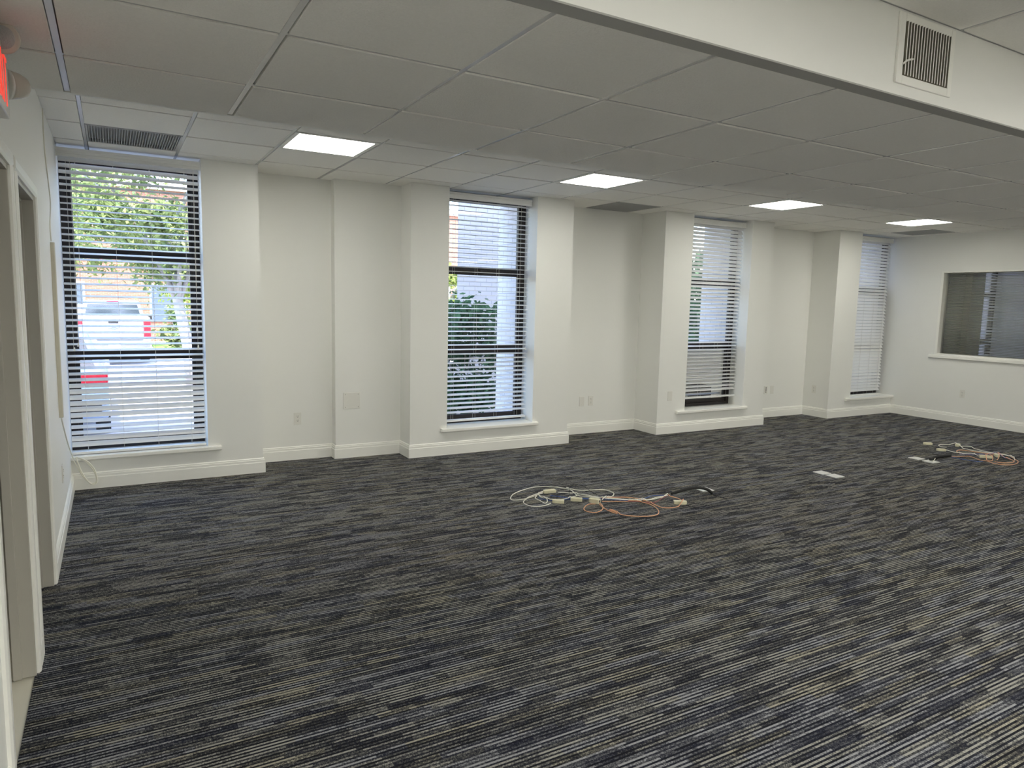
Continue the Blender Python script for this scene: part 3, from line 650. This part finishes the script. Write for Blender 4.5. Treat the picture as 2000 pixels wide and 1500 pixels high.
cable('power_cable',K['rorange_b'],.0034,M_or,'orange cable coiled over the connectors of the farther pile')
cable('power_cable',K['rwhite_c'],.0037,M_white,'white cable leaving the dark socket connector of the farther pile')
cable('power_cable',K['rwhite_a'],.0037,M_white,'white cable with a blunt loop pointing at the doorways in the farther pile')
cable('power_cable',K['rwhite_b'],.0037,M_white,'white cable on the end wall side of the farther pile')
cable('thin_wire',K['rblack_a'],.0024,M_blk,'thin black wire curling from the flat sleeve towards the windows','wire')
cable('thin_wire',K['rblack_b'],.0026,M_blk,'short black wire beside the lone connector of the farther pile','wire')
sleeve([(7.30,4.016,.021),(7.40,4.05,.020),(7.50,4.068,.017),(7.60,4.066,.015),(7.725,4.047,.015)],.0135,'black cable sleeve lying flat over a floor plate at the farther pile')
tag(MB().tube(spline([(7.265,3.975,.0105),(7.30,3.985,.012),(7.33,3.99,.026),(7.345,3.995,.034)],.01),.0035,8).build('cable_clip',M_white,smooth=True),'tiny white clip on the sleeve end at the farther pile','clip')
# ------------------------------------------------------------ outside
ZG=-.62
M_asph=mat('asphalt',(.42,.40,.42),.9,var=.10,vscale=1.5); M_lawn=mat('lawn',(.16,.30,.05),.9,var=.3,vscale=6)
M_mulch=mat('mulch_bed',(.30,.24,.20),.95,var=.4,vscale=9)
struct(MB().box(-30,45,7.1,70,ZG-.2,ZG).build('ground',M_asph))
struct(MB().box(1.4,11.6,26.4,33,ZG,ZG+.05).build('ground_lawn',M_lawn))
struct(MB().box(-26,-3,33,36.5,ZG,ZG+.05).build('ground_verge',M_lawn))
struct(MB().box(1.6,9.4,7.151,9.9,ZG,ZG+.04).build('ground_bed',M_mulch))
for k,(xa,xb) in enumerate(((-.02,.10),(.62,.74))):
    MBl=MB().box(xa,xb,8.6,12.2,ZG+.001,ZG+.004); struct(MBl.build('road_marking',mat('road_paint',(.85,.85,.84),.7)))
M_carw=mat('pale_car_paint',(.33,.34,.38),.25,spec=.6); M_carb=mat('silver_blue_car_paint',(.42,.52,.68),.25,spec=.6)
M_cglass=mat('car_glass',(.03,.04,.05),.08,spec=.8); M_tyre=mat('tyre_rubber',(.015,.015,.016),.8); M_chr=mat('chrome',(.6,.6,.62),.2,metal=1)
M_lampr=mat('red_tail_lamp',(.62,.02,.035),.2); M_blackp=mat('black_trim',(.02,.02,.022),.5); M_platew=mat('licence_plate',(.62,.72,.80),.4); M_rim=mat('wheel_rim',(.45,.45,.47),.3,metal=.8)
def wheel(o,x,y,r,w,side):
    M=Matrix.Translation((x,y,ZG+r))@Matrix.Rotation(math.pi/2,4,'Y')
    t=MB(); t.lathe([(r*.6,-w/2),(r*.92,-w/2),(r,-w/2+.03),(r,w/2-.03),(r*.92,w/2),(r*.6,w/2)],M,28); wo=t.build('wheel',M_tyre,o,smooth=False)
    q=MB(); q.lathe([(r*.6,-.02),(r*.58,.0),(r*.2,.02),(.02,.03)],M@Matrix.Translation((0,0,side*w*.5-.012*side))@Matrix.Rotation(0 if side>0 else math.pi,4,'X'),20); q.build('rim',M_rim,wo)
def taper(mb,x0,x1,y0,y1,z0,X0,X1,Y0,Y1,z1):
    return mb.add([(x0,y0,z0),(x1,y0,z0),(x1,y1,z0),(x0,y1,z0),(X0,Y0,z1),(X1,Y0,z1),(X1,Y1,z1),(X0,Y1,z1)],[(3,2,1,0),(4,5,6,7),(0,1,5,4),(1,2,6,5),(2,3,7,6),(3,0,4,7)])
# pickup parked tail towards the building
cx=.02; Y0=24.; p=thing('pickup_truck','silver white pickup parked tail first in the sunny lot behind the first window','pickup truck',(cx,Y0+2.8,ZG))
g=ZG
b=MB(); b.prism([(Y0+.02,g+.62),(Y0+.0,g+1.40),(Y0+.05,g+1.46),(Y0+2.0,g+1.46),(Y0+2.05,g+1.28),(Y0+4.2,g+1.25),(Y0+5.5,g+1.16),(Y0+5.65,g+.95),(Y0+5.65,g+.55),(Y0+5.2,g+.45),(Y0+.4,g+.45)],'x',cx-.98,cx+.98)
b.build('body',M_carw,p,bevel=.05,segs=3)
c=MB(); taper(c,cx-.95,cx+.95,Y0+2.02,Y0+4.45,g+1.24,cx-.76,cx+.76,Y0+2.22,Y0+3.75,g+1.93); c.build('cab',M_carw,p,bevel=.07,segs=3)
c=MB(); c.add([(cx-.80,Y0+2.035,g+1.38),(cx+.80,Y0+2.035,g+1.38),(cx+.70,Y0+2.155,g+1.80),(cx-.70,Y0+2.155,g+1.80),(cx-.80,Y0+2.07,g+1.38),(cx+.80,Y0+2.07,g+1.38),(cx+.70,Y0+2.19,g+1.80),(cx-.70,Y0+2.19,g+1.80)],[(0,1,2,3),(7,6,5,4),(0,4,5,1),(1,5,6,2),(2,6,7,3),(3,7,4,0)])
c.build('rear_window',M_cglass,p)
MB().box(cx-.17,cx+.17,Y0+2.15,Y0+2.2,g+1.85,g+1.91).build('brake_light',M_lampr,p)
t=MB(); t.box(cx-.77,cx+.77,Y0-.018,Y0+.02,g+.78,g+1.42); tg=t.build('tailgate',M_carw,p,bevel=.02)
MB().box(cx-.13,cx+.13,Y0-.03,Y0-.016,g+1.27,g+1.33).build('handle',M_blackp,tg,bevel=.006)
e_=MB(); e_.prism([(cx-.15,g+1.10),(cx-.135,g+1.13),(cx-.055,g+1.13),(cx-.055,g+1.15),(cx+.055,g+1.15),(cx+.055,g+1.13),(cx+.15,g+1.13),(cx+.135,g+1.10),(cx+.055,g+1.10),(cx+.055,g+1.08),(cx-.055,g+1.08),(cx-.055,g+1.10)],'y',Y0-.026,Y0-.017); e_.build('badge',M_chr,tg)
for s in(-1,1):
    MB().box(cx+s*.79,cx+s*.985,Y0-.02,Y0+.10,g+.86,g+1.38).build('tail_lamp',M_lampr,p,bevel=.02)
    wheel(p,cx+s*.84,Y0+1.15,.39,.26,s); wheel(p,cx+s*.84,Y0+4.7,.39,.26,s)
    m=MB(); m.box(cx+s*.97,cx+s*1.20,Y0+3.75,Y0+3.85,g+1.22,g+1.42); m.build('mirror',M_blackp,p,bevel=.03)
bu=MB(); bu.box(cx-.97,cx+.97,Y0-.13,Y0+.10,g+.50,g+.72); bo=bu.build('bumper',M_chr,p,bevel=.03)
MB().box(cx-.16,cx+.16,Y0-.145,Y0-.128,g+.54,g+.69).build('licence_plate',M_platew,bo)
# silver blue car nearer the building
cx=-.98; Y0=11.7; p=thing('car','silver blue car with a red tail lamp parked close outside the first window','car',(cx,Y0+2.2,ZG))
hw=.90
b=MB(); b.prism([(Y0+.03,g+.36),(Y0-.02,g+.62),(Y0+.02,g+.98),(Y0+.10,g+1.06),(Y0+3.0,g+1.02),(Y0+4.2,g+.90),(Y0+4.42,g+.72),(Y0+4.42,g+.40),(Y0+4.2,g+.28),(Y0+.3,g+.28)],'x',cx-hw,cx+hw); b.build('body',M_carb,p,bevel=.09,segs=4)
c=MB(); taper(c,cx-hw+.03,cx+hw-.03,Y0+.12,Y0+3.0,g+1.0,cx-.62,cx+.62,Y0+.62,Y0+2.1,g+1.62); c.build('cabin',M_carb,p,bevel=.08,segs=3)
c=MB(); k=.012; c.add([(cx-.74,Y0+.165-k,g+1.06),(cx+.74,Y0+.165-k,g+1.06),(cx+.58,Y0+.52-k,g+1.50),(cx-.58,Y0+.52-k,g+1.50),(cx-.74,Y0+.2,g+1.06),(cx+.74,Y0+.2,g+1.06),(cx+.58,Y0+.56,g+1.50),(cx-.58,Y0+.56,g+1.50)],[(0,1,2,3),(7,6,5,4),(0,4,5,1),(1,5,6,2),(2,6,7,3),(3,7,4,0)]); c.build('rear_window',M_cglass,p)
for s in(-1,1):
    MB().box(cx+s*.42,cx+s*.895,Y0-.028,Y0+.22,g+.84,g+1.0).build('tail_lamp',M_lampr,p,bevel=.03)
    wheel(p,cx+s*.80,Y0+.85,.33,.2,s); wheel(p,cx+s*.80,Y0+3.5,.33,.2,s)
    c=MB(); xa=cx+s*(hw-.085); xt=cx+s*.66
    c.add([(xa,Y0+.5,g+1.08),(xa-s*.02,Y0+2.6,g+1.08),(xt,Y0+1.95,g+1.52),(xt,Y0+.78,g+1.52),(xa-s*.05,Y0+.5,g+1.08),(xa-s*.07,Y0+2.6,g+1.08),(xt-s*.05,Y0+1.95,g+1.52),(xt-s*.05,Y0+.78,g+1.52)],[(0,1,2,3),(7,6,5,4),(0,4,5,1),(1,5,6,2),(2,6,7,3),(3,7,4,0)]); c.build('side_window',M_cglass,p)
bu=MB(); bu.box(cx-.8,cx+.8,Y0-.06,Y0+.06,g+.40,g+.58); bo=bu.build('bumper',M_blackp,p,bevel=.03)
MB().box(cx-.16,cx+.16,Y0-.035,Y0-.012,g+.66,g+.80).build('licence_plate',M_platew,p)
# buildings
bb=thing('brick_building','orange brick building with pale windows beyond the parking lot','building',(6,36,ZG))
MB().box(-16,20.5,36,44,ZG,6.2).build('wall',M_obrick,bb); MB().box(-16.3,20.8,35.8,44.2,6.2,6.55).build('roof_edge',M_trim,bb)
M_bwin=mat('far_window',(.10,.13,.17),.1,spec=.8)
for k in range(9):
    for zz in (1.0,3.9):
        x=-14.5+k*4.0; f_=MB().box(x,x+1.5,35.93,36.02,zz-.7,zz+1.0).build('window',M_trim,bb); MB().box(x+.08,x+1.42,35.91,35.94,zz-.62,zz+.92).build('pane',M_bwin,f_)
MB().box(-7,.9,35.85,36.0,.62,1.02).build('band',M_trim,bb)
wb=thing('white_brick_wing','white painted brick wing in shade behind the second window','building',(6.6,12,ZG))
MB().prism([(4.69,10.),(8.6,10.),(12.9,15.),(7.15,15.)],'z',ZG,6.0).build('wall',M_wbrick,wb); MB().prism([(4.62,9.92),(8.65,9.92),(13.1,15.1),(7.12,15.1)],'z',6.0,6.25).build('coping',M_trim,wb)
# vegetation
def rot_to(n):
    q=Vector(n).to_track_quat('Z','Y').to_matrix(); return q
def leaves(N,fn,size,jit=.5,elong=1.6):
    vs=[];fs=[]
    for i in range(N):
        c=Vector(fn()); n=Vector(rng.normal(size=3)); n.z=abs(n.z)+.25; n.normalize(); q=rot_to(n); a=rng.uniform(0,6.28); s=size*rng.uniform(1-jit,1+jit)
        u=q@Vector((math.cos(a),math.sin(a),0)); v=q@Vector((-math.sin(a),math.cos(a),0)); o=len(vs)
        vs+=[c-u*s*elong*.5,c+v*s*.35+u*s*.02,c+u*s*elong*.5,c-v*s*.35-u*s*.02]; fs.append((o,o+1,o+2,o+3))
    m=MB(); m.v=[tuple(a) for a in vs]; m.f=fs; return m
def clusters(c,r,k,cr):
    cs=[]
    for i in range(k):
        d=rng.normal(size=3); d/=np.linalg.norm(d); q=rng.uniform(.35,1)**.6
        cs.append((np.array(c)+d*np.array(r)*q,cr*rng.uniform(.6,1.3)))
    def f():
        a,s=cs[rng.randint(len(cs))]; d=rng.normal(size=3)*s*.5; return a+d*np.array((1,1,.75))
    return f
ML1=leafmat('leaf_tree',(.13,.20,.09),(.38,.43,.17),.35); ML2=leafmat('leaf_shrub',(.035,.085,.045),(.10,.19,.09),.25); ML3=leafmat('leaf_lime',(.26,.36,.08),(.46,.52,.17),.4)
M_bark=mat('pale_bark',(.33,.31,.29),.9,var=.15,vscale=7)
def tree(label,x,y,h0,cz,rad,N,size,ml,lean=(0,0),k=26,cr=.7,tr=.13,grp=None):
    o=thing('tree',label,'tree',(x,y,ZG),grp)
    t=MB(); t.tube([(x,y,ZG-.02),(x+lean[0]*.2,y,ZG+h0*.35),(x+lean[0]*.6,y+lean[1]*.5,ZG+h0*.75),(x+lean[0],y+lean[1],cz)],[tr*1.25,tr,tr*.85,tr*.45],12); t.build('trunk',M_bark,o,smooth=True)
    for j in range(5):
        a=j*1.257; s=MB(); s.tube([(x+lean[0]*.6,y+lean[1]*.5,ZG+h0*.75),(x+lean[0]+math.cos(a)*rad[0]*.3,y+lean[1]+math.sin(a)*rad[1]*.3,cz-.1*rad[2]),(x+lean[0]+math.cos(a)*rad[0]*.7,y+lean[1]+math.sin(a)*rad[1]*.7,cz+.3*rad[2])],[tr*.5,tr*.3,tr*.1],7); s.build('branch',M_bark,o,smooth=True)
    leaves(N,clusters((x+lean[0],y+lean[1],cz),rad,k,cr),size).build('crown',ml,o)
tree('big green tree with a pale trunk filling the upper part of the first window',1.62,18.,2.6,3.7,(3.1,2.0,2.0),34000,.08,ML1,(-.45,.3),80,.5)
tree('green tree behind the pickup, beside the orange brick building',-3.2,30.,3.2,4.2,(3.6,2.2,2.6),11000,.16,ML1,(.6,0),36,.8)
tree('lime green tree low behind the lawn, beyond the pickup',5.2,29.5,2.6,2.3,(2.4,1.5,1.2),9000,.12,ML3,(-1.2,0),24,.6)
tree('small green tree against the orange brick, seen at the edge of the second window',11.6,25.5,2.6,2.1,(1.3,1.2,1.0),2600,.18,ML3,(0,0),16,.5)
tree('green tree in the court beyond the third window',17.,16.6,2.4,2.6,(2.0,1.6,1.9),4200,.17,ML2,(0,0),20,.6)
def shrub(label,x,y,rad,zc,N,size,ml,k=16,cr=.3):
    o=thing('shrub',label,'shrub',(x,y,ZG+.04))
    for j in range(7):
        a=j*.9+.2; s=MB(); s.tube([(x+.05*math.cos(a),y+.05*math.sin(a),ZG+.03),(x+rad[0]*.35*math.cos(a),y+rad[1]*.35*math.sin(a),zc-.3*rad[2]),(x+rad[0]*.7*math.cos(a),y+rad[1]*.7*math.sin(a),zc+.4*rad[2])],[.016,.011,.005],6); s.build('stem',M_bark,o)
    leaves(N,clusters((x,y,zc),rad,k,cr),size).build('foliage',ml,o)
shrub('tall dark shrub standing before the white brick wing behind the second window',4.12,8.6,(.62,.45,.95),.70,5200,.075,ML2,40,.26)
shrub('bright bush on the lawn beside the parked pickup',2.0,26.6,(.42,.5,.65),.35,1800,.12,ML1,16,.3)
shrub('green shrub outside the third window, in the shady court',8.6,8.7,(.5,.5,1.0),1.0,3600,.08,ML2,26,.26)
shrub('sparse shrub beyond the third window with light leaves',10.6,10.6,(.6,.5,.9),.6,2200,.085,ML1,20,.28)
# ------------------------------------------------------------ light, sky, camera
el=math.radians(57)
sd=bpy.data.lights.new('sun','SUN'); sd.energy=SUN; sd.angle=.009; sd.color=(1,.955,.89)
so=bpy.data.objects.new('sun',sd); COL.objects.link(so); so.rotation_euler=Vector((.12,math.cos(el),-math.sin(el))).to_track_quat('-Z','Y').to_euler(); so.location=(2,-10,20)
wd=bpy.data.worlds.new('sky'); SC.world=wd; wd.use_nodes=True; nt=wd.node_tree; bg=nt.nodes['Background']
sk=nt.nodes.new('ShaderNodeTexSky'); sk.sky_type='NISHITA'; sk.sun_disc=False; sk.sun_elevation=el; sk.sun_rotation=math.radians(180)
nt.links.new(sk.outputs[0],bg.inputs[0]); bg.inputs[1].default_value=SKY
ya,pi_,ro=[math.radians(a) for a in (29.7506,-6.6478,1.3163)]
F=Vector((math.sin(ya)*math.cos(pi_),math.cos(ya)*math.cos(pi_),math.sin(pi_))); R=Vector((math.cos(ya),-math.sin(ya),0)); U=R.cross(F)
R2=R*math.cos(ro)+U*math.sin(ro); U2=U*math.cos(ro)-R*math.sin(ro)
cd=bpy.data.cameras.new('camera'); cam=bpy.data.objects.new('camera',cd); COL.objects.link(cam)
cam.matrix_world=Matrix(((R2.x,U2.x,-F.x,0),(R2.y,U2.y,-F.y,0),(R2.z,U2.z,-F.z,1.5337),(0,0,0,1)))
cd.sensor_fit='HORIZONTAL'; cd.sensor_width=36; cd.lens=36*1366.72/2000; cd.clip_start=.02; cd.clip_end=300
SC.camera=cam
vs=SC.view_settings; vs.view_transform='Standard'; vs.look='None'; vs.gamma=1; vs.use_curve_mapping=False; vs.exposure=EXPO
SC.cycles.max_bounces=10; SC.cycles.diffuse_bounces=6; SC.cycles.transparent_max_bounces=24; SC.cycles.caustics_reflective=False; SC.cycles.caustics_refractive=False; SC.cycles.sample_clamp_indirect=6
